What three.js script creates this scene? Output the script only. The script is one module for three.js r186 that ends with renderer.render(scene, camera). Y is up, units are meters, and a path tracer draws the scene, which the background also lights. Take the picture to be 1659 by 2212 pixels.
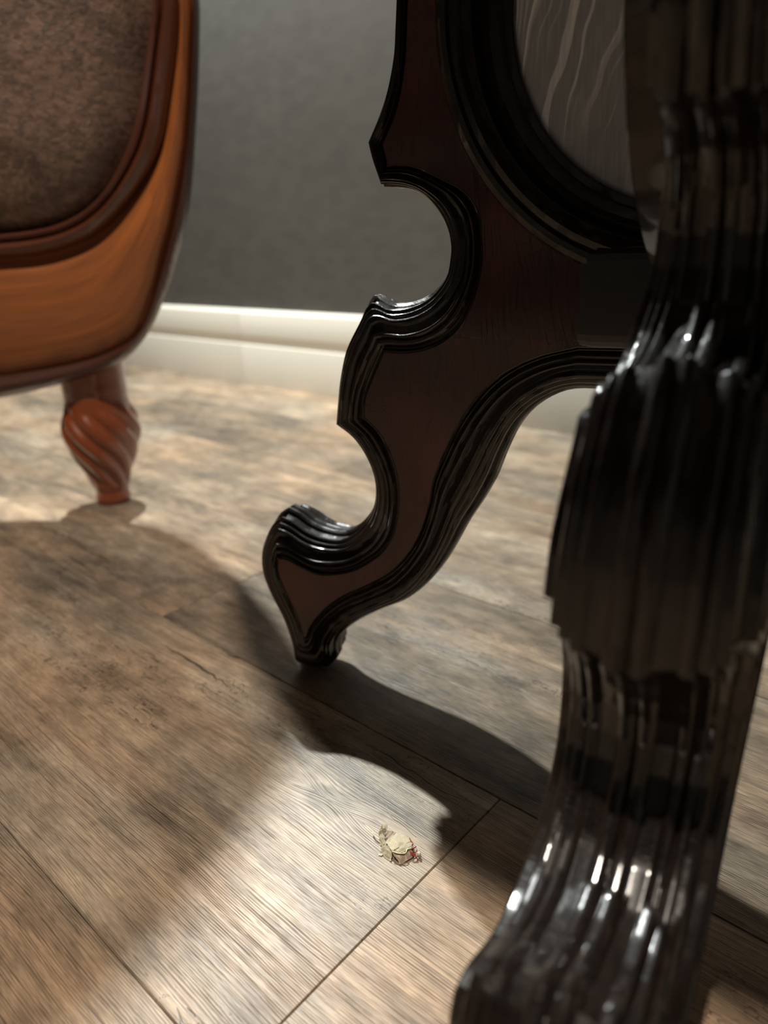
import * as THREE from 'three';
import { mergeGeometries, toCreasedNormals, mergeVertices } from 'three/addons/utils/BufferGeometryUtils.js';
import { TessellateModifier } from 'three/addons/modifiers/TessellateModifier.js';

// ---------------------------------------------------------------- camera, light, exposure
const scene = new THREE.Scene();
scene.background = new THREE.Color(0x000000);
const renderer = new THREE.WebGLRenderer();
renderer.toneMapping = THREE.LinearToneMapping;
renderer.toneMappingExposure = 1.0;
renderer.shadowMap.enabled = true;
const FOCAL = 1555, CAM_H = 0.30;                         // focal length in pixels of the 1659 x 2212 frame
const camera = new THREE.PerspectiveCamera(2 * Math.atan(1106 / FOCAL) * 180 / Math.PI, 1659 / 2212, 0.01, 50);
camera.position.set(0, CAM_H, 0);
camera.rotation.order = 'YXZ';
camera.rotation.set(-20.64 * Math.PI / 180, 0, -2.0 * Math.PI / 180);
camera.focus = 0.375;
camera.userData.fStop = 5.4;
scene.add(camera); camera.updateMatrixWorld(true);

// the two lamps of the room: a cool spotlight by the back wall and a warm downlight overhead
const COOL_POS = new THREE.Vector3(-0.385, 1.68, -1.61), COOL_AIM = new THREE.Vector3(-0.1, 0, -0.7);
const WARM_POS = new THREE.Vector3(-0.27, 2.2, 0.32), WARM_AIM = new THREE.Vector3(-0.1, 0, -0.2);
const COOL_COLOR = new THREE.Color(0.95, 1.0, 0.97), WARM_COLOR = new THREE.Color(1.0, 0.89, 0.76);
const COOL_CD = 21, WARM_CD = 14;

// ---------------------------------------------------------------- helpers
const V3 = (x, y, z) => new THREE.Vector3(x, y, z);
const taken = {};
function numbered(n) { if (!(n in taken)) { taken[n] = 0; return n; } taken[n]++; return n + '_' + String(taken[n]).padStart(3, '0'); }
function shadow(o) { o.traverse(c => { if (c.isMesh) { c.castShadow = true; c.receiveShadow = true; } }); return o; }
function part(name, geo, material, parent, label) {
  const m = new THREE.Mesh(geo, material); m.name = name; m.castShadow = m.receiveShadow = true;
  if (label) m.userData.label = label;
  if (parent) parent.add(m); return m;
}
function thing(name, label, category, position = [0, 0, 0], turn = 0, group) {
  const g = new THREE.Group(); g.name = numbered(name); g.position.set(...position); g.rotation.y = turn;
  g.userData = { label, category }; if (group) g.userData.group = group; scene.add(g); return g;
}
function structure(o, name, label, category) { o.name = name; o.userData = { kind: 'structure', label, category }; scene.add(o); return o; }
const clamp = (x, a, b) => Math.min(b, Math.max(a, x));
const smooth = (a, b, x) => { const t = clamp((x - a) / (b - a), 0, 1); return t * t * (3 - 2 * t); };
const mix = (a, b, t) => a + (b - a) * t;
function rng(seed) { let s = seed >>> 0; return () => { s = (s + 0x6D2B79F5) | 0; let t = Math.imul(s ^ (s >>> 15), 1 | s); t = (t + Math.imul(t ^ (t >>> 7), 61 | t)) ^ t; return ((t ^ (t >>> 14)) >>> 0) / 4294967296; }; }
// value noise on a 256 lattice
const LAT = new Float32Array(65536); { const r = rng(7); for (let i = 0; i < 65536; i++) LAT[i] = r() * 2 - 1; }
function noise(x, y) {
  const xi = Math.floor(x), yi = Math.floor(y); let fx = x - xi, fy = y - yi;
  fx = fx * fx * (3 - 2 * fx); fy = fy * fy * (3 - 2 * fy);
  const a = (yi & 255) << 8, b = ((yi + 1) & 255) << 8, c = xi & 255, d = (xi + 1) & 255;
  const p = LAT[a | c], q = LAT[b | c];
  const u = p + (LAT[a | d] - p) * fx, v = q + (LAT[b | d] - q) * fx;
  return u + (v - u) * fy;
}
const fbm = (x, y, o = 4) => { let s = 0, a = 0.5; for (let i = 0; i < o; i++) { s += a * noise(x + i * 17.3, y + i * 9.1); x *= 2.03; y *= 2.03; a *= 0.5; } return s; };
function dataTexture(data, w, h, colour) {
  const t = new THREE.DataTexture(data, w, h, THREE.RGBAFormat); t.magFilter = THREE.LinearFilter; t.minFilter = THREE.LinearMipmapLinearFilter;
  t.generateMipmaps = true; t.wrapS = t.wrapT = THREE.RepeatWrapping; if (colour) t.colorSpace = THREE.SRGBColorSpace; t.needsUpdate = true; return t;
}
function paint(w, h, fn) {                                 // fn(u, v) -> [r, g, b] in 0..255 (sRGB) and a height 0..1
  const c = new Uint8Array(w * h * 4), b = new Uint8Array(w * h * 4);
  for (let j = 0, k = 0; j < h; j++) for (let i = 0; i < w; i++, k += 4) {
    const o = fn((i + 0.5) / w, (j + 0.5) / h);
    c[k] = clamp(o[0], 0, 255); c[k + 1] = clamp(o[1], 0, 255); c[k + 2] = clamp(o[2], 0, 255); c[k + 3] = 255;
    b[k] = b[k + 1] = b[k + 2] = clamp(o[3] * 255, 0, 255); b[k + 3] = 255;
  }
  return { map: dataTexture(c, w, h, true), bumpMap: dataTexture(b, w, h, false) };
}
function gridGeometry(rows, closed = false) {              // rows: arrays of Vector3 of the same length
  const n = rows.length, m = rows[0].length, pos = [], uv = [], idx = [];
  for (let i = 0; i < n; i++) for (let j = 0; j < m; j++) { const p = rows[i][j]; pos.push(p.x, p.y, p.z); uv.push(i / (n - 1), j / (m - 1)); }
  for (let i = 0; i < n - 1; i++) for (let j = 0; j < m - 1; j++) { const a = i * m + j, b = a + m; idx.push(a, b, a + 1, b, b + 1, a + 1); }
  const g = new THREE.BufferGeometry(); g.setAttribute('position', new THREE.Float32BufferAttribute(pos, 3));
  g.setAttribute('uv', new THREE.Float32BufferAttribute(uv, 2)); g.setIndex(idx); g.computeVertexNormals(); return g;
}
const box = (x0, x1, y0, y1, z0, z1) => { const g = new THREE.BoxGeometry(x1 - x0, y1 - y0, z1 - z0); g.translate((x0 + x1) / 2, (y0 + y1) / 2, (z0 + z1) / 2); return g; };
function tube(points, r, seg = 24, rad = 6, closed = false) { return new THREE.TubeGeometry(new THREE.CatmullRomCurve3(points, closed, 'centripetal'), seg, r, rad, closed); }
function lathe(pairs, seg = 48) { return new THREE.LatheGeometry(pairs.map(p => new THREE.Vector2(p[0], p[1])), seg); }

// ---------------------------------------------------------------- room: floor of planks, walls, ceiling
const TURN = -42.1 * Math.PI / 180;                        // the room's axes, along and across the floor planks
const X0 = -2.7, X1 = 1.5, Z0 = -1.045, Z1 = 1.9, CEIL = 2.3;
function plankPaint(seed, tone) {
  const ox = seed * 31.7, oy = seed * 57.1, R = rng(seed * 99 + 5);
  const knots = []; for (let i = 0; i < 5; i++) knots.push([R() * 1.285, R() * 0.193, 0.004 + R() * 0.006]);
  const splits = []; for (let i = 0; i < 9; i++) splits.push([R() * 1.285, R() * 0.193, 0.03 + R() * 0.09, 0.0004 + R() * 0.0007]);
  return paint(2048, 1024, (u, v) => {
    const x = u * 1.285, y = v * 0.193;
    let yw = y + 0.0045 * noise(x * 4 + ox, y * 12 + oy) + 0.0012 * noise(x * 16 + ox, y * 40);
    let ring = 0;
    for (const k of knots) { const dx = (x - k[0]) * 0.55, dy = y - k[1], d = Math.hypot(dx, dy); if (d < 0.05) { yw += 0.006 * Math.sign(dy) * Math.exp(-d * d / 0.00018); ring = Math.max(ring, smooth(k[2] * 1.2, k[2] * 0.7, d)); } }
    const patch = fbm(x * 7 + ox, y * 22 + oy, 4), patch2 = fbm(x * 13 + oy, y * 30 + ox, 4), pale = smooth(0.0, 0.35, fbm(x * 4.5 + 40 + oy, y * 16 + ox, 3));
    const rib = 0.62 * Math.sin(yw * 5150 + 4.2 * noise(x * 9 + ox, yw * 130 + oy) + 1.6 * noise(x * 55, yw * 420)) + 0.6 * noise(x * 18 + ox, yw * 900 + oy), rib2 = noise(x * 70 + oy, yw * 2900 + ox), band = noise(x * 2.4 + ox, yw * 140 + oy);
    const strength = 0.45 + 0.55 * smooth(-0.2, 0.3, fbm(x * 3 + oy * 2, y * 18, 2));
    const fleck = noise(x * 240 + ox, yw * 1900 + oy);
    let groove = smooth(0.05, 0.75, rib) * strength + 0.45 * smooth(0.0, 0.7, rib2);
    // short cross checks, in patches
    const zone = smooth(0.05, 0.25, fbm(x * 5 + 80 + ox, y * 15 + 33 + oy, 3));
    const cr = Math.abs(fbm(x * 70 + ox + 1.6 * noise(x * 160, y * 160), y * 150 + oy, 3)); const check = zone * smooth(0.045, 0.0, cr);
    let split = 0;
    for (const s of splits) { const dx = x - s[0]; if (dx > 0 && dx < s[2]) { const yy = y - s[1] - 0.0025 * noise(x * 40 + s[1] * 900, 3) - 0.0011 * noise(x * 170, s[0] * 50); const w = s[3] * Math.sin(dx / s[2] * Math.PI); split = Math.max(split, smooth(w * 1.6, w * 0.4, Math.abs(yy))); } }
    const dark = clamp(0.72 * groove + 0.85 * check + 1.1 * split + 0.4 * ring, 0, 1.25);
    const mottle = fbm(x * 55 + ox, y * 120 + oy, 3);
    let l = tone + 22 * patch + 31 * patch2 + 14 * pale + 8 * band + 12 * fleck + 26 * mottle;
    l *= 1.05 - 0.46 * dark;
    const warm = clamp(0.5 + 0.6 * patch - 0.25 * pale, 0, 1);
    const r = l * mix(1.02, 1.09, warm), g = l * mix(0.94, 0.90, warm), b = l * mix(0.835, 0.725, warm);
    return [r, g, b, 0.82 - 0.5 * groove - 0.5 * check - 0.6 * split + 0.08 * fleck + 0.1 * band];
  });
}
const plankMaterials = [[1, 122], [2, 136], [3, 137], [4, 133]].map(([s, t]) => {
  const p = plankPaint(s, t);
  return new THREE.MeshPhysicalMaterial({ map: p.map, bumpMap: p.bumpMap, bumpScale: 0.0002, roughness: 0.36, specularIntensity: 0.38 });
});
const floorGroup = new THREE.Group(); floorGroup.rotation.y = TURN;
structure(floorGroup, 'floor', 'brown wood grain laminate plank floor under the table', 'floor');
part('subfloor', box(X0 - 0.1, X1 + 0.1, -0.08, -0.0062, Z0 - 0.1, Z1 + 0.1), new THREE.MeshStandardMaterial({ color: 0x1c1511, roughness: 0.95 }), floorGroup);
function plankGeometry(x0, x1, z0, z1, ux0, flip) {
  const g = 0.00014, c = 0.0005, d = 0.0008, L = 1.285, Wd = 0.193, P = [], U = [], I = [];
  const quad = (a, b, cc, e) => { const n = P.length / 3; for (const q of [a, b, cc, e]) { P.push(...q); let u = (q[0] - ux0) / L, v = (q[2] - z0) / Wd; if (flip) { u = 1 - u; v = 1 - v; } U.push(u, v); } I.push(n, n + 1, n + 2, n, n + 2, n + 3); };
  const ring = (o, y) => [[x0 + o, y, z0 + o], [x0 + o, y, z1 - o], [x1 - o, y, z1 - o], [x1 - o, y, z0 + o]];
  const A = ring(g + c, 0), B = ring(g, -d), C = ring(g, -0.006);
  quad(...A);
  for (let i = 0; i < 4; i++) { const j = (i + 1) % 4; quad(A[i], B[i], B[j], A[j]); quad(B[i], C[i], C[j], B[j]); }
  const geo = new THREE.BufferGeometry(); geo.setAttribute('position', new THREE.Float32BufferAttribute(P, 3)); geo.setAttribute('uv', new THREE.Float32BufferAttribute(U, 2)); geo.setIndex(I); geo.computeVertexNormals(); return geo;
}
{
  const LEN = 1.285, WID = 0.193, ZA = -0.0895; let count = 0;
  for (let k = -11; k <= 5; k++) {
    const zb = ZA - WID * k, za = zb - WID, z0 = Math.max(za, Z0), z1 = Math.min(zb, Z1);
    if (z1 - z0 < 0.01) continue;
    let joint = k === 0 ? -0.1735 : k === 1 ? -0.52 : k === -1 ? 0.46 : -0.1735 - 0.41 * k + 0.13 * Math.sin(k * 5.1);
    joint -= Math.ceil((joint - X0) / LEN) * LEN;
    for (let x = joint, i = 0; x < X1; x += LEN, i++) {
      const x0 = Math.max(x, X0), x1 = Math.min(x + LEN, X1); if (x1 - x0 < 0.02) continue;
      const v = (k * 2 + i + 40) % 4, flip = (k * 7 + i * 3) % 2 !== 0;
      part(count ? 'plank_' + String(count).padStart(3, '0') : 'plank', plankGeometry(x0, x1, z0, z1, x, flip), plankMaterials[v], floorGroup); count++;
    }
  }
}
function wallMaterial(r, g, b, seed) {
  const p = paint(512, 512, (u, v) => { const n = 1 + 0.10 * fbm(u * 6 + seed, v * 6, 4) + 0.05 * noise(u * 180, v * 180); return [r * n, g * n, b * n, 0.5 + 0.3 * noise(u * 200, v * 200) + 0.2 * noise(u * 90, v * 90)]; });
  return new THREE.MeshStandardMaterial({ map: p.map, bumpMap: p.bumpMap, bumpScale: 0.00015, roughness: 0.7 });
}
const greyWall = wallMaterial(86, 86, 83, 3), paleCeiling = wallMaterial(205, 203, 198, 9);
function wallBox(name, label, x0, x1, z0, z1) { const m = part(name, box(x0, x1, -0.01, CEIL + 0.05, z0, z1), greyWall); m.rotation.y = TURN; structure(m, name, label, 'wall'); }
wallBox('wall_back', 'dark grey painted wall behind the chair', X0 - 0.1, X1 + 0.1, Z0 - 0.1, Z0);
wallBox('wall_front', 'dark grey wall opposite the white baseboard', X0 - 0.1, X1 + 0.1, Z1, Z1 + 0.1);
wallBox('wall_left', 'dark grey side wall past the leather chair', X0 - 0.1, X0, Z0, Z1);
wallBox('wall_right', 'dark grey side wall past the table', X1, X1 + 0.1, Z0, Z1);
{ const c = part('ceiling', box(X0 - 0.1, X1 + 0.1, CEIL, CEIL + 0.1, Z0 - 0.1, Z1 + 0.1), paleCeiling); c.rotation.y = TURN; structure(c, 'ceiling', 'plain white ceiling above the room', 'ceiling'); }
{
  // white moulded baseboard, two lengths butted together
  const s = new THREE.Shape(); s.moveTo(0, 0); s.lineTo(0.016, 0); s.lineTo(0.016, 0.088); s.quadraticCurveTo(0.0155, 0.092, 0.012, 0.093); s.lineTo(0.0115, 0.098); s.quadraticCurveTo(0.015, 0.102, 0.0145, 0.112); s.lineTo(0.0135, 0.15); s.quadraticCurveTo(0.012, 0.164, 0.004, 0.167); s.lineTo(0, 0.167); s.closePath();
  const white = new THREE.MeshPhysicalMaterial({ color: 0xd9d6cb, roughness: 0.38 });
  const g = new THREE.Group(); g.rotation.y = TURN; structure(g, 'baseboard_back', 'white moulded baseboard along the dark grey wall', 'baseboard');
  for (const [a, b] of [[X0, -1.355], [-1.3535, X1]]) {
    const e = new THREE.ExtrudeGeometry(s, { depth: b - a, bevelEnabled: false, curveSegments: 6 });
    e.rotateY(-Math.PI / 2); e.translate(b, 0, Z0);        // profile runs out from the wall, length along x
    part('board_length', toCreasedNormals(e, 0.5), white, g);
  }
}
// lamps
function lamp(name, label, pos, aim, color, cd, radius, angle, ceilingMounted) {
  const t = thing(name, label, 'lamp', [pos.x, pos.y, pos.z]);
  const dir = aim.clone().sub(pos).normalize(), q = new THREE.Quaternion().setFromUnitVectors(V3(0, -1, 0), dir);
  const metal = new THREE.MeshStandardMaterial({ color: 0xb9b7b2, metalness: 0.7, roughness: 0.35 });
  const shell = part('housing', lathe([[0.0, 0.13], [0.02, 0.13], [0.036, 0.118], [0.04, 0.1], [0.042, 0.012], [0.04, 0.008], [0.036, 0.012], [0.034, 0.03]], 32), metal, t); shell.quaternion.copy(q);
  const lens = part('lens', lathe([[0, 0.02], [0.02, 0.021], [0.034, 0.028], [0.034, 0.032], [0, 0.032]], 32), new THREE.MeshStandardMaterial({ color: 0xffffff, emissive: color, emissiveIntensity: 8 }), t); lens.quaternion.copy(q);
  const up = V3(0, 0.11, 0).applyQuaternion(q), top = CEIL - pos.y;
  part('stem', tube([up, V3(up.x, mix(up.y, top, 0.5), up.z), V3(up.x, top - 0.001, up.z)], 0.008, 8, 10), metal, t);
  part('ceiling_rose', new THREE.CylinderGeometry(0.045, 0.05, 0.018, 32).translate(up.x, top - 0.009, up.z), metal, t);
  const l = new THREE.SpotLight(color, cd, 0, angle, 0.6, 2); l.name = 'bulb_light'; l.position.copy(dir).multiplyScalar(0.0); l.position.add(V3(0, -0.002, 0).applyQuaternion(q));
  l.castShadow = true; l.shadow.radius = radius; l.shadow.mapSize.set(2048, 2048); l.shadow.camera.near = 0.05;
  t.add(l); l.target.position.copy(dir).multiplyScalar(2); t.add(l.target); l.target.name = 'bulb_target';
}
lamp('ceiling_spotlight', 'small metal ceiling spotlight close to the grey back wall', COOL_POS, COOL_AIM, COOL_COLOR, COOL_CD, 1.3, 1.15);
lamp('ceiling_spotlight', 'small metal ceiling spotlight with a warm bulb near the middle of the ceiling', WARM_POS, WARM_AIM, WARM_COLOR, WARM_CD, 1.3, 1.2);
// the outline of one leg, millimetres out from the column and up from the floor: its edge, then the rim of its flat face
const LEG_EDGE = [[[185.1,415.4],[186.2,402.7],[187.6,389.6],[192.2,373.7],[197.0,363.1],[204.0,350.8]],
[[204.0,350.8],[201.5,341.3],[196.3,328.0]],
[[196.3,328.0],[188.9,327.3],[181.6,326.2],[174.6,323.7],[167.8,318.4],[162.1,311.3],[158.1,303.1],[156.4,294.9],[157.0,288.8],[158.6,281.4],[163.4,275.2],[170.6,269.9],[180.5,266.5],[189.1,265.7],[195.7,266.5],[200.4,269.4],[204.4,270.5],[207.9,266.5]],
[[207.9,266.5],[212.7,257.5],[218.5,248.6],[223.2,239.8],[227.8,222.4],[230.4,206.3],[232.7,191.3]],
[[232.7,191.3],[220.8,183.9],[212.0,172.9],[207.1,161.5],[206.1,151.1],[207.8,142.3],[213.8,130.7],[224.1,120.2],[234.0,115.4],[245.7,115.5],[259.5,119.1],[268.5,124.5],[276.3,127.4]],
[[276.3,127.4],[284.1,122.5],[292.8,110.6],[298.9,98.1],[301.5,85.4],[300.9,75.3],[295.9,59.7],[287.3,42.2],[282.2,25.8],[280.0,13.4],[279.7,2.4]],
[[279.7,2.4],[273.6,-4.0],[262.4,-2.5],[251.1,4.8],[244.9,15.1]],
[[244.9,15.1],[245.6,22.4],[240.7,32.9],[227.8,45.9],[207.1,60.2],[187.7,71.9],[172.9,86.1],[162.0,100.9],[153.4,116.4],[145.1,133.2],[135.4,149.5],[127.8,164.7],[122.0,181.1],[115.0,196.8],[106.7,207.7],[95.6,216.3],[86.1,220.2],[78.8,221.1]]];
const LEG_FACE = [[[174.4,409.8],[175.2,397.7],[176.3,385.2],[178.7,372.5],[182.2,361.2],[189.6,347.4]],
[[189.6,347.4],[187.9,341.9],[186.5,336.7]],
[[186.5,336.7],[178.8,336.9],[170.9,335.5],[162.0,331.8],[154.0,327.9],[146.3,324.2],[140.4,319.7],[136.0,313.9],[133.2,306.1],[132.3,296.8],[131.9,287.2],[133.0,277.7],[135.1,268.9],[140.1,258.1],[147.7,249.8],[156.6,244.5],[168.1,241.2],[177.6,240.4],[187.1,240.8]],
[[187.1,240.8],[194.1,226.3],[199.2,214.7],[200.7,202.8]],
[[200.7,202.8],[191.4,194.6],[185.3,184.4],[181.1,172.1],[179.6,159.7],[180.6,144.8],[184.9,127.4],[192.5,115.7],[201.9,107.3],[213.1,99.6],[228.8,93.7],[242.4,91.6],[253.7,94.6],[267.2,98.9],[273.3,97.9]],
[[273.3,97.9],[274.0,87.0],[269.0,70.1],[262.7,53.0],[259.9,40.6]],
[[259.9,40.6],[259.1,37.7],[257.5,38.9],[255.4,44.0]],
[[255.4,44.0],[252.9,49.1],[241.3,63.8],[226.4,77.4],[206.7,89.9],[187.7,103.5],[175.0,118.6],[166.0,135.2],[160.7,152.2],[157.0,170.1],[150.7,185.9],[142.8,202.7],[133.2,217.0],[122.6,228.4],[110.7,236.6],[97.9,242.2],[85.4,245.6],[79.3,247.1]]];
// ---------------------------------------------------------------- table on a four-legged pedestal
const blackWood = (() => {
  const p = paint(512, 512, (u, v) => { const n = fbm(u * 5, v * 60, 4), k = fbm(u * 30, v * 30, 3); const l = 1 + 0.5 * n + 0.25 * k; return [22 * l, 15 * l, 12 * l, 0.5 + 0.25 * k + 0.2 * noise(u * 150, v * 150)]; });
  p.map.repeat.set(3, 3); p.bumpMap.repeat.set(3, 3);
  return new THREE.MeshPhysicalMaterial({ map: p.map, bumpMap: p.bumpMap, bumpScale: 0.0002, roughness: 0.4, specularIntensity: 0.35, clearcoat: 0.8, clearcoatRoughness: 0.13 });
})();
const redWood = (() => {
  const p = paint(1024, 1024, (u, v) => {
    const g = noise(u * 9 + 0.6 * noise(u * 14, v * 5), v * 3) , pore = smooth(0.35, 0.9, noise(u * 210, v * 26)), cr = smooth(0.05, 0, Math.abs(fbm(u * 60, v * 44, 3))) * smooth(0, 0.3, fbm(u * 5 + 9, v * 5, 2));
    const l = 1 + 0.28 * g + 0.3 * fbm(u * 16, v * 7, 4) - 0.25 * pore; return [62 * l, 21 * l, 16 * l, 0.6 + 0.2 * fbm(u * 40, v * 40, 3) - 0.25 * pore - 0.3 * cr];
  });
  p.map.repeat.set(4, 4); p.bumpMap.repeat.set(4, 4);
  return new THREE.MeshPhysicalMaterial({ map: p.map, bumpMap: p.bumpMap, bumpScale: 0.0005, roughness: 0.42, clearcoat: 0.5, clearcoatRoughness: 0.35 });
})();
const litGreyGrain = (() => {  // grain colour brightened and cooled to make up for the shade inside the ring
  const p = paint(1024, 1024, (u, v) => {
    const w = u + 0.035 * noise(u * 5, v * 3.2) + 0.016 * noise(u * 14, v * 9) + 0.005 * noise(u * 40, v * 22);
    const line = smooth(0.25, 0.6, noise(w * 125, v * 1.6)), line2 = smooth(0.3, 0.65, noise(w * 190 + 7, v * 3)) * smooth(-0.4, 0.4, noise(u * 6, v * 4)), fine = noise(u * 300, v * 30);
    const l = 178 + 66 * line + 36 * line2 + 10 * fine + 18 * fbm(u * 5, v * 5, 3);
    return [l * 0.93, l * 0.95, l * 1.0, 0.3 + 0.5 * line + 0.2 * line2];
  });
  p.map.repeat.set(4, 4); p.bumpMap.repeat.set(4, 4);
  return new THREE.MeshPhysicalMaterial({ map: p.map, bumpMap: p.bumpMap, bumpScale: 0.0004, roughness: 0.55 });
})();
const HALF = [[0, 24], [50, 26], [100, 29], [200, 31], [250, 29], [300, 22], [340, 18], [380, 16], [560, 16], [640, 24], [700, 28]];
function halfThickness(h) { for (let i = 1; i < HALF.length; i++) if (h <= HALF[i][0]) { const [a, p] = HALF[i - 1], [b, q] = HALF[i]; return mix(p, q, smooth(a, b, h)); } return 28; }
const RIDGES = [[0.0, 0.035], [0.13, 0.036], [0.22, 0.03], [0.45, 0.04], [0.56, 0.036], [0.67, 0.036], [0.93, 0.05]];
function reed(u) { let m = 0; for (const [c, w] of RIDGES) { const t = Math.abs(u - c) / (w * 1.5); if (t < 1) m = Math.max(m, Math.pow(Math.cos(t * Math.PI / 2), 0.75)); } return m; }
function resample(seg, n) {
  if (seg.length === 2) return Array.from({ length: n + 1 }, (_, i) => [mix(seg[0][0], seg[1][0], i / n), mix(seg[0][1], seg[1][1], i / n)]);
  const c = new THREE.CatmullRomCurve3(seg.map(p => V3(p[0], p[1], 0)), false, 'centripetal'); c.arcLengthDivisions = 400; return c.getSpacedPoints(n).map(p => [p.x, p.y]);
}
function legPaths() {
  const topEdge = [[242, 696], [236, 676], [208, 645], [180, 605], [170, 560], [174, 500], [181, 455], [185.1, 415.4]];
  const topFace = [[220, 696], [214, 684], [190, 652], [163, 612], [152, 560], [156, 500], [165, 455], [174.4, 409.8]];
  const edge = [topEdge, ...LEG_EDGE, [LEG_EDGE.at(-1).at(-1), [0, 222]]], face = [topFace, ...LEG_FACE, [LEG_FACE.at(-1).at(-1), [0, 248]]];
  const counts = [22, 20, 6, 54, 16, 44, 30, 10, 60, 6], E = [], F = [];
  edge.forEach((s, k) => { const a = resample(s, counts[k]), b = resample(face[k], counts[k]); for (let i = k ? 1 : 0; i < a.length; i++) { E.push([a[i][0], Math.max(a[i][1], 0.6)]); F.push(b[i]); } });
  return { E, F };
}
const PATH = legPaths();
function legEdgeGeometry() {
  const rows = [], M = 76;
  for (let i = 0; i < PATH.E.length; i++) {
    const [os, oh] = PATH.E[i], [fs, fh] = PATH.F[i], row = []; let ds = os - fs, dh = oh - fh; const L = Math.hypot(ds, dh) || 1;
    for (let j = 0; j <= 2 * M; j++) {
      const side = j <= M ? 1 : -1, u = j <= M ? j / M : (2 * M - j) / M, ph = u * Math.PI / 2;
      const a = Math.sin(ph), b = Math.cos(ph), cut = -3.6 * (1 - reed(u)) * Math.min(1, L / 11);
      const out = a * L + cut * a, h = fh + dh / L * out, t = halfThickness(h);
      const z = side * Math.max(0, t * b + cut * b * 0.9);
      row.push(V3((fs + ds / L * out) / 1000, Math.max(h, 0.4) / 1000, z / 1000));
    }
    rows.push(row);
  }
  const g = gridGeometry(rows);
  const uv = g.attributes.uv; for (let i = 0; i < uv.count; i++) uv.setXY(i, uv.getX(i) * 4, uv.getY(i) * 0.25);
  return toCreasedNormals(g, 0.75);
}
function legFaceGeometry(side) {
  const s = new THREE.Shape(); PATH.F.forEach(([x, y], i) => i ? s.lineTo(x / 1000, y / 1000) : s.moveTo(x / 1000, y / 1000)); s.lineTo(0, RING_H - 0.1); for (let i = 0; i <= 40; i++) { const a = -Math.PI / 2 + Math.PI * i / 40; s.lineTo(RING_S + 0.1 * Math.cos(a), RING_H + 0.1 * Math.sin(a)); } s.lineTo(0, RING_H + 0.1); s.lineTo(0, 0.696); s.closePath();
  let g = new THREE.ShapeGeometry(s); g = new TessellateModifier(0.009, 7).modify(g); g.deleteAttribute('normal'); g = mergeVertices(g, 1e-5);
  const p = g.attributes.position, uv = g.attributes.uv;
  for (let i = 0; i < p.count; i++) { uv.setXY(i, p.getX(i), p.getY(i)); p.setZ(i, side * (halfThickness(p.getY(i) * 1000) - 0.4) / 1000); }
  if (side < 0) { const ix = g.index; for (let i = 0; i < ix.count; i += 3) { const a = ix.getX(i); ix.setX(i, ix.getX(i + 1)); ix.setX(i + 1, a); } }
  g.computeVertexNormals(); return g;
}
const RING_H = 0.399, RING_S = 0.031;
const CENTRE = [0.184, -0.3575], LEG_TURN = Math.PI - 26 * Math.PI / 180;
const table = thing('pedestal_table', 'dark mahogany round table on four scroll-cut pedestal legs with ridged edges', 'table', [CENTRE[0], 0, CENTRE[1]]);
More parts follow.
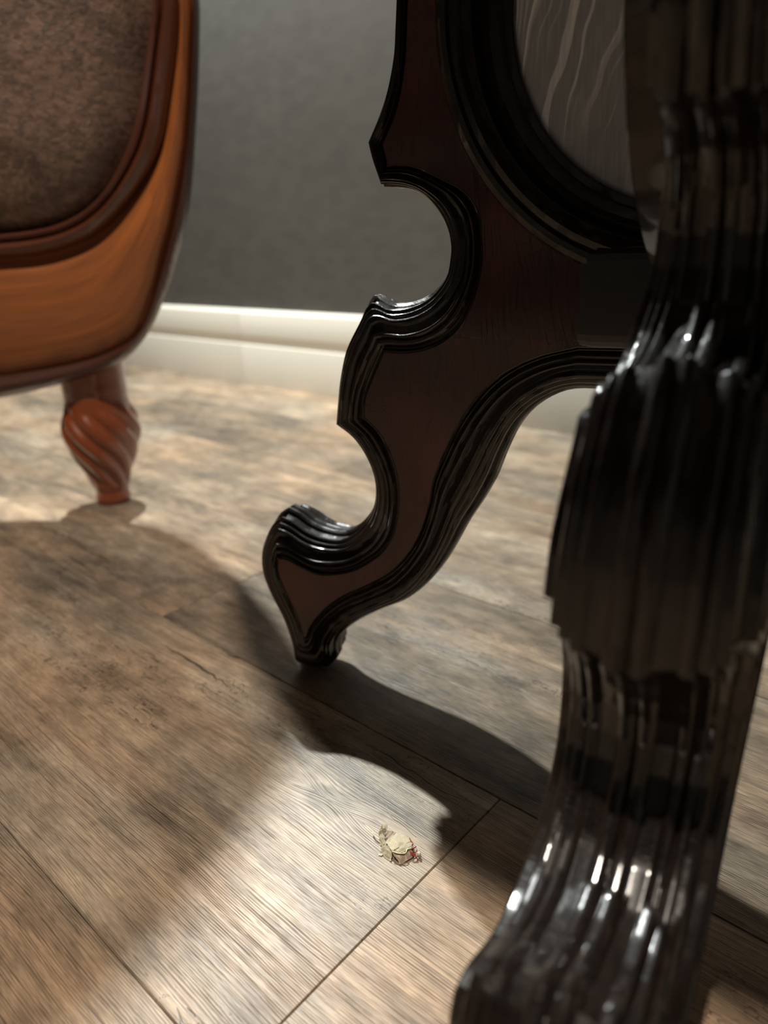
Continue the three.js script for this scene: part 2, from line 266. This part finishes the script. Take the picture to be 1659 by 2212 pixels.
{
  const edge = legEdgeGeometry(), front = legFaceGeometry(1), back = legFaceGeometry(-1);
  const ringProfile = side => [[0.0885, 0.011], [0.0885, 0.0155], [0.0895, 0.0165], [0.0925, 0.0165], [0.0945, 0.0185], [0.0975, 0.0235], [0.1, 0.0245], [0.1025, 0.0235], [0.1035, 0.0225], [0.1045, 0.0235], [0.1055, 0.0275], [0.108, 0.0298], [0.111, 0.0305], [0.114, 0.0295], [0.1155, 0.0275], [0.1165, 0.0285], [0.119, 0.0288], [0.1215, 0.0278], [0.123, 0.025], [0.123, 0.012]].map(p => [p[0], side * p[1]]);
  const halfRing = side => { const pr = ringProfile(side), rows = []; rows.push(pr.map(q => V3(0, RING_H - q[0], q[1]))); for (let i = 0; i <= 72; i++) { const a = -Math.PI / 2 + Math.PI * i / 72; rows.push(pr.map(q => V3(RING_S + q[0] * Math.cos(a), RING_H + q[0] * Math.sin(a), q[1]))); } rows.push(pr.map(q => V3(0, RING_H + q[0], q[1]))); const g = gridGeometry(rows); const uv = g.attributes.uv; for (let i = 0; i < uv.count; i++) uv.setXY(i, uv.getX(i) * 3, uv.getY(i) * 0.4); return toCreasedNormals(g, 0.6); };
  const disc = side => { const rows = []; for (let i = 0; i <= 48; i++) { const a = -Math.PI / 2 + Math.PI * i / 48, x = RING_S + 0.09 * Math.cos(a), y = 0.09 * Math.sin(a); rows.push([0, 0.5, 1].map(f => V3(x * f, RING_H + y, side * 0.0165))); } const g = gridGeometry(rows), p = g.attributes.position; for (let i = 0; i < p.count; i++) g.attributes.uv.setXY(i, p.getX(i), p.getY(i)); return g; };  // panel added where the ring would open onto the lit wall
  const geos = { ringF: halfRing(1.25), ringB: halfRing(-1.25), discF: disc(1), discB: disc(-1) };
  for (let k = 0; k < 4; k++) {
    const leg = part('leg', edge, blackWood, table, 'scroll-cut leg with black ridged edge moulding'); leg.rotation.y = LEG_TURN + [0, 84, 180, 264][k] * Math.PI / 180;
    part('face_panel', front, redWood, leg, 'dark red-brown flat wood face'); part('face_panel', back, redWood, leg, 'dark red-brown flat wood face');
    part('ring_moulding', geos.ringF, blackWood, leg, 'black ridged ring'); part('ring_moulding', geos.ringB, blackWood, leg, 'black ridged ring');
    part('added_round_panel', geos.discF, litGreyGrain, leg, 'added grey panel filling the ring, wavy grain, colour brightened as if lit'); part('added_round_panel', geos.discB, litGreyGrain, leg, 'added grey panel filling the ring, wavy grain, colour brightened as if lit');
  }
  // square post with stepped corners where the legs meet, and its turned drop
  const sq = new THREE.Shape(), a = 0.05, c = 0.006; const P = [[-a + c, -a], [a - c, -a], [a - c, -a + c / 2], [a - c / 2, -a + c / 2], [a - c / 2, -a + c], [a, -a + c]];
  for (let q = 0; q < 4; q++) { const R = (p) => { let [x, y] = p; for (let i = 0; i < q; i++) [x, y] = [-y, x]; return [x, y]; }; P.forEach((p, i) => { let [x, y] = R(p); x += Math.sign(x) * 0.026; (q || i) ? sq.lineTo(x, y) : sq.moveTo(x, y); }); }
  sq.closePath();
  const pg = new THREE.ExtrudeGeometry(sq, { depth: 0.034, bevelEnabled: true, bevelThickness: 0.006, bevelSize: 0.003, bevelSegments: 3 }); pg.rotateX(-Math.PI / 2); pg.scale(1, 1, 0.74); pg.translate(0, 0.254, 0);
  const post = part('post', pg, blackWood, table); post.rotation.y = LEG_TURN;
  part('turned_drop', lathe([[0.0, 0.165], [0.006, 0.166], [0.013, 0.173], [0.015, 0.18], [0.011, 0.188], [0.014, 0.192], [0.026, 0.2], [0.034, 0.21], [0.036, 0.219], [0.03, 0.224], [0.03, 0.254]], 40), blackWood, post);
  const top = part('tabletop', lathe([[0, 0.696], [0.344, 0.696], [0.35, 0.698], [0.354, 0.703], [0.364, 0.706], [0.369, 0.71], [0.372, 0.716], [0.371, 0.722], [0.366, 0.726], [0.36, 0.7275], [0, 0.7275]], 96), redWood, table, 'round dark wood top');
  shadow(top);
}
// ---------------------------------------------------------------- leather chair
const orangeWood = (() => {
  const p = paint(1024, 512, (u, v) => { const w = v + 0.02 * noise(u * 4, v * 5); const g = noise(u * 5, w * 50), f = noise(u * 26, w * 230), l = 1 + 0.13 * g + 0.08 * f + 0.15 * fbm(u * 4, v * 4, 3); return [140 * l, 80 * l, 39 * l, 0.5 + 0.2 * f]; });
  return new THREE.MeshPhysicalMaterial({ map: p.map, bumpMap: p.bumpMap, bumpScale: 0.0001, roughness: 0.4, clearcoat: 0.7, clearcoatRoughness: 0.25 });
})();
const brownWood = new THREE.MeshPhysicalMaterial({ color: 0x5a2f1e, roughness: 0.38, clearcoat: 0.8, clearcoatRoughness: 0.2 });
const edgeWood = new THREE.MeshPhysicalMaterial({ color: 0x412116, roughness: 0.4, clearcoat: 0.6, clearcoatRoughness: 0.25 });
const legWood = new THREE.MeshPhysicalMaterial({ color: 0x7c3b1c, roughness: 0.32, clearcoat: 1, clearcoatRoughness: 0.12 });
const leather = (() => {
  const p = paint(1024, 1024, (u, v) => { const c = fbm(u * 85 + noise(u * 90, v * 90), v * 85, 4), w = fbm(u * 7, v * 7, 4), cr = smooth(0.05, 0, Math.abs(fbm(u * 120, v * 120, 2))); const l = 1 + 0.2 * w + 0.42 * c - 0.25 * cr; return [106 * l, 83 * l, 70 * l, 0.55 + 0.3 * c - 0.35 * cr]; });
  return new THREE.MeshPhysicalMaterial({ map: p.map, bumpMap: p.bumpMap, bumpScale: 0.0012, roughness: 0.5, clearcoat: 0.25, clearcoatRoughness: 0.4 });
})();
{
  const CX = -0.56, t = thing('leather_chair', 'brown leather chair with an orange-brown curved wooden frame and spiral turned feet', 'chair', [CX, 0, -0.83]);
  const half = {                                           // right half, top centre to bottom centre, metres from the chair's middle line
    outer: [[0, 0.9], [0.13, 0.885], [0.24, 0.825], [0.318, 0.745], [0.358, 0.675], [0.387, 0.6], [0.4, 0.535], [0.395, 0.482], [0.383, 0.413], [0.366, 0.334], [0.338, 0.266], [0.302, 0.208], [0.265, 0.176], [0.196, 0.155], [0.12, 0.14], [0, 0.13]],
    rim: [[0, 0.883], [0.125, 0.868], [0.231, 0.81], [0.308, 0.733], [0.349, 0.665], [0.378, 0.597], [0.393, 0.53], [0.387, 0.483], [0.376, 0.421], [0.363, 0.37], [0.325, 0.272], [0.294, 0.214], [0.255, 0.193], [0.216, 0.183], [0.127, 0.172], [0, 0.164]],
    bead: [[0, 0.845], [0.11, 0.832], [0.205, 0.782], [0.278, 0.71], [0.325, 0.645], [0.36, 0.59], [0.38, 0.53], [0.378, 0.504], [0.363, 0.446], [0.345, 0.395], [0.316, 0.357], [0.267, 0.317], [0.209, 0.299], [0.155, 0.296], [0.08, 0.292], [0, 0.29]],
    leather: [[0, 0.825], [0.1, 0.812], [0.19, 0.764], [0.258, 0.694], [0.303, 0.632], [0.337, 0.585], [0.357, 0.53], [0.345, 0.484], [0.323, 0.418], [0.305, 0.386], [0.272, 0.349], [0.229, 0.328], [0.16, 0.321], [0.08, 0.317], [0, 0.315]]
  };
  const N = 90, loop = k => { const c = new THREE.CatmullRomCurve3(half[k].map(p => V3(p[0], p[1], 0)), false, 'centripetal').getSpacedPoints(N); const r = c.map(p => [p.x, p.y]); const l = c.slice(1, -1).reverse().map(p => [-p.x, p.y]); return [...r, ...l, r[0]]; };
  const O = loop('outer'), R = loop('rim'), B = loop('bead'), L = loop('leather');
  const band = (layers, uvScale = [3, 1], crease = 0.7) => {  // layers: [loop, z, otherLoop, fraction]
    const rows = O.map((_, i) => layers.map(([a, z, b, f = 0]) => b ? V3(mix(a[i][0], b[i][0], f), mix(a[i][1], b[i][1], f), z) : V3(a[i][0], a[i][1], z)));
    const g = gridGeometry(rows), uv = g.attributes.uv; for (let i = 0; i < uv.count; i++) uv.setXY(i, uv.getX(i) * uvScale[0], uv.getY(i) * uvScale[1]); return toCreasedNormals(g, crease);
  };
  const inset = (lp, d) => lp.map(([x, y]) => { const cx = 0, cy = 0.5, l = Math.hypot(x - cx, y - cy); return [x - (x - cx) / l * d, y - (y - cy) / l * d]; });
  part('frame', band([[R, 0.004], [R, 0.010, B, 0.06], [R, 0.016, B, 0.25], [R, 0.019, B, 0.5], [R, 0.016, B, 0.78], [B, 0.006]], [3, 0.35]), orangeWood, t, 'orange-brown polished wood');
  part('edge_moulding', band([[inset(O, 0.062), -0.075], [inset(O, 0.05), -0.07], [inset(O, 0.036), -0.05], [inset(O, 0.016), -0.02], [inset(O, 0.004), -0.004], [O, 0.002, R, 0.15], [O, 0.013, R, 0.4], [O, 0.015, R, 0.62], [O, 0.009, R, 0.85], [O, 0.0085, R, 0.9], [R, 0.003]]), edgeWood, t, 'darker brown rounded edge');
  part('bead_moulding', band([[B, 0.004], [B, 0.012, L, 0.04], [B, 0.021, L, 0.2], [B, 0.024, L, 0.4], [B, 0.019, L, 0.56], [B, 0.013, L, 0.62], [B, 0.02, L, 0.7], [B, 0.022, L, 0.82], [B, 0.017, L, 0.95], [L, 0.006]]), brownWood, t, 'brown double bead around the leather');
  const panelRows = (z0, bulge, sgn) => { const rows = []; for (let i = 0; i < L.length; i++) { const row = []; for (let j = 0; j <= 24; j++) { const f = j / 24, x = mix(L[i][0], 0, f), y = mix(L[i][1], 0.6, f); const d = Math.sqrt(Math.max(0, 1 - Math.pow(1 - Math.min(1, f * 1.5), 2))); const crease = 0.006 * fbm(x * 9 + 3, y * 9 + 1, 3) * d + 0.004 * Math.exp(-Math.pow((y - 0.485 + 0.45 * (x - 0.03)) / 0.012, 2)) * smooth(0.2, 0.1, Math.abs(x - 0.09)); row.push(V3(x, y, z0 + sgn * (bulge * d + crease))); } rows.push(row); } return rows; };
  const lg = gridGeometry(panelRows(0.006, 0.06, 1)); { const p = lg.attributes.position; for (let i = 0; i < p.count; i++) lg.attributes.uv.setXY(i, p.getX(i) * 3, p.getY(i) * 3); }
  part('leather_panel', lg, leather, t, 'worn dark brown leather');
  part('back_panel', gridGeometry(O.map((_, i) => { const q = inset(O, 0.062)[i]; return [0, 0.5, 1].map(f => V3(mix(q[0], 0, f), mix(q[1], 0.55, f), -0.075)); })), leather, t);
  const prof = [[0, 0.0], [0.019, 0.0], [0.0205, 0.003], [0.0212, 0.009], [0.0195, 0.014], [0.0205, 0.018], [0.0235, 0.026], [0.03, 0.043], [0.0385, 0.062], [0.0445, 0.08], [0.0465, 0.095], [0.044, 0.112], [0.039, 0.124], [0.037, 0.134], [0.037, 0.15], [0.033, 0.195], [0, 0.196]];
  const curve = new THREE.CatmullRomCurve3(prof.map(p => V3(p[0], p[1], 0)), false, 'centripetal').getSpacedPoints(90), rows = [];
  for (let i = 0; i <= 160; i++) { const a = i / 160 * Math.PI * 2; rows.push(curve.map(p => { const k = smooth(0.02, 0.034, p.y) * smooth(0.128, 0.112, p.y), w = Math.abs(Math.cos(4.5 * (a - p.y * 21))); const r = p.x * (1 - 0.17 * k * (1 - Math.pow(w, 0.8))); return V3(r * Math.cos(a), p.y, r * Math.sin(a)); })); }
  const legG = gridGeometry(rows);
  for (const x of [0.216, -0.216]) { const l = part('foot', legG, legWood, t, 'red-brown spiral turned foot'); l.position.set(x, 0.0005, -0.041); }
}
// ---------------------------------------------------------------- scrap of woven cloth on the floor
{
  const t = thing('fabric_scrap', 'small crumpled scrap of beige woven fabric with frayed and red threads', 'fabric', [0, 0, -0.294]);
  const P = (zx, zy, y) => V3((zx - 800) * 0.0000295, y / 1000, ((zy - 850) + y / 0.042) * 0.000041);
  const weave = (r, g, b, n) => { const p = paint(256, 256, (u, v) => { const a = Math.sin(u * Math.PI * 2 * n), c = Math.sin(v * Math.PI * 2 * n), w = Math.abs(a) * Math.abs(c), k = 0.78 + 0.42 * w + 0.15 * noise(u * 60, v * 60); return [r * k, g * k, b * k, w]; }); return new THREE.MeshPhysicalMaterial({ map: p.map, bumpMap: p.bumpMap, bumpScale: 0.0002, roughness: 0.95, side: THREE.DoubleSide }); };
  const beige = weave(214, 202, 172, 15), rosy = weave(206, 182, 160, 16);
  const patch = (name, q, mat, sag, seed) => {
    const n = 18, side = s => { const rows = []; for (let i = 0; i <= n; i++) { const row = []; for (let j = 0; j <= n; j++) { const u = i / n, v = j / n; const p = q[0].clone().multiplyScalar((1 - u) * (1 - v)).addScaledVector(q[1], u * (1 - v)).addScaledVector(q[2], u * v).addScaledVector(q[3], (1 - u) * v); p.y += sag * Math.sin(u * Math.PI) * Math.sin(v * Math.PI) / 1000 + 0.0005 * noise(u * 4 + seed, v * 4) * 1.2 + s * 0.00014; p.x += 0.0003 * noise(v * 9 + seed, u * 2); p.z += 0.0003 * noise(u * 9 + seed, v * 2 + 5); p.y = Math.max(p.y, 0.0002 + s * 0.00014); row.push(p); } rows.push(row); } return rows; };
    const a = side(1), b = side(-1), parts = [gridGeometry(a), gridGeometry(b.map(r => r.slice().reverse()))];
    const rim = (x, y) => gridGeometry([x, y]);
    parts.push(rim(a[0], b[0]), rim(a[n], b[n]), rim(a.map(r => r[0]), b.map(r => r[0])), rim(a.map(r => r[n]), b.map(r => r[n])));
    part(name, mergeGeometries(parts), mat, t);
  };
  patch('top_fold', [P(620, 770, 2.8), P(840, 605, 2.2), P(1090, 760, 3.2), P(735, 935, 4.2)], beige, 1.0, 1);
  patch('right_fold', [P(735, 935, 4.2), P(1100, 760, 3.2), P(1085, 888, 3.9), P(900, 958, 4.5)], beige, 0.4, 7);
  patch('lower_fold', [P(722, 925, 4.3), P(1075, 885, 3.8), P(1095, 1015, 1.6), P(868, 1152, 0.3)], rosy, 0.7, 2);
  patch('side_fold', [P(555, 815, 3.2), P(748, 855, 4.5), P(702, 1092, 0.3), P(528, 960, 0.4)], beige, 0.6, 3);
  patch('inner_fold', [P(575, 700, 0.9), P(655, 585, 0.7), P(830, 620, 0.7), P(650, 765, 1.4)], rosy, -0.3, 4);
  patch('end_fold', [P(492, 600, 2.4), P(575, 600, 3.6), P(640, 830, 3.4), P(530, 810, 0.9)], beige, 0.8, 5);
  patch('frayed_tuft', [P(500, 640, 2.4), P(548, 520, 5.6), P(640, 545, 6.2), P(610, 680, 3.2)], beige, 0.5, 6);
  const cream = new THREE.MeshStandardMaterial({ color: 0xd8cda6, roughness: 0.95 }), red = new THREE.MeshStandardMaterial({ color: 0x8c2c26, roughness: 0.85 }), pale = new THREE.MeshStandardMaterial({ color: 0xcdc2b2, roughness: 0.8 });
  const R = rng(41);
  for (let i = 0; i < 9; i++) { const x = 540 + i * 13; part('loose_thread', tube([P(x, 600, 4), P(x + 4 + 8 * R(), 545 - 20 * R(), 5.6), P(x + 10 + 22 * R(), 500 - 45 * R(), 6.6 + R())], 0.00016, 8, 5), cream, t); }
  for (let i = 0; i < 6; i++) part('loose_thread', tube([P(505, 700 + i * 5, 1.8), P(445 - 8 * R(), 650 + i * 6, 1.9), P(405 - 14 * R(), 612 + i * 8, 1.3), P(378 + 30 * R(), 552 + i * 22 * R(), 0.9)], 0.0001, 10, 5), pale, t);
  for (let i = 0; i < 6; i++) part('loose_thread', tube([P(540 + i * 8, 950, 0.9), P(512 + 5 * i, 960 + 6 * i, 0.5), P(490 + 16 * R(), 945 + 40 * R(), 0.3)], 0.00015, 8, 5), pale, t);
  part('hem_thread', tube([P(735, 925, 4.6), P(850, 960, 4.6), P(965, 955, 4.5), P(1005, 900, 4.5), P(1075, 885, 4.2)], 0.00028, 20, 6), cream, t);
  for (const q of [[[1050, 720, 3.2], [1085, 790, 3.6], [1072, 880, 3.8]], [[1070, 760, 3.5], [1110, 815, 3.6], [1085, 850, 3.6]], [[1040, 930, 3.6], [1105, 975, 3.2], [1160, 1040, 1.8], [1185, 1100, 0.4]], [[1075, 900, 3.8], [1135, 880, 3.6], [1165, 860, 3.2]], [[1100, 985, 3.0], [1150, 950, 3.2], [1180, 915, 3.0]], [[1060, 960, 3.4], [1120, 1010, 2.6], [1150, 985, 2.6]]]) part('red_thread', tube(q.map(p => P(...p)), 0.00027, 14, 6), red, t, 'dark red thread');
  const k = new THREE.IcosahedronGeometry(0.0011, 3); { const p = k.attributes.position; for (let i = 0; i < p.count; i++) { const f = 1 + 0.22 * noise(p.getX(i) * 2200, p.getY(i) * 2200 + p.getZ(i) * 900); p.setXYZ(i, p.getX(i) * f * 0.85, p.getY(i) * f * 1.25, p.getZ(i) * f); } k.computeVertexNormals(); const c = P(1205, 985, 2.2); k.translate(c.x, c.y, c.z); }
  part('knot', k, pale, t, 'pale pinkish knot');
  for (const q of [[[1190, 940, 3], [1180, 880, 3.4], [1165, 840, 3.2]], [[1195, 930, 3.2], [1215, 890, 3.0], [1205, 860, 2.6]]]) part('loose_thread', tube(q.map(p => P(...p)), 0.00014, 8, 5), pale, t);
  const hair = part('loose_strand', tube([P(640, 120, 0.25), P(690, 245, 0.3), P(725, 310, 0.3), P(780, 370, 0.3), P(880, 430, 0.3), P(960, 495, 0.3), P(1060, 585, 0.3), P(1120, 650, 0.35), P(1180, 695, 0.3)], 0.00013, 60, 5), pale);
  hair.name = 'loose_strand'; hair.position.set(0, 0, -0.294); hair.userData = { label: 'thin pale strand lying on the plank beside the fabric scrap', category: 'thread' }; scene.add(hair);
}
renderer.render(scene, camera);
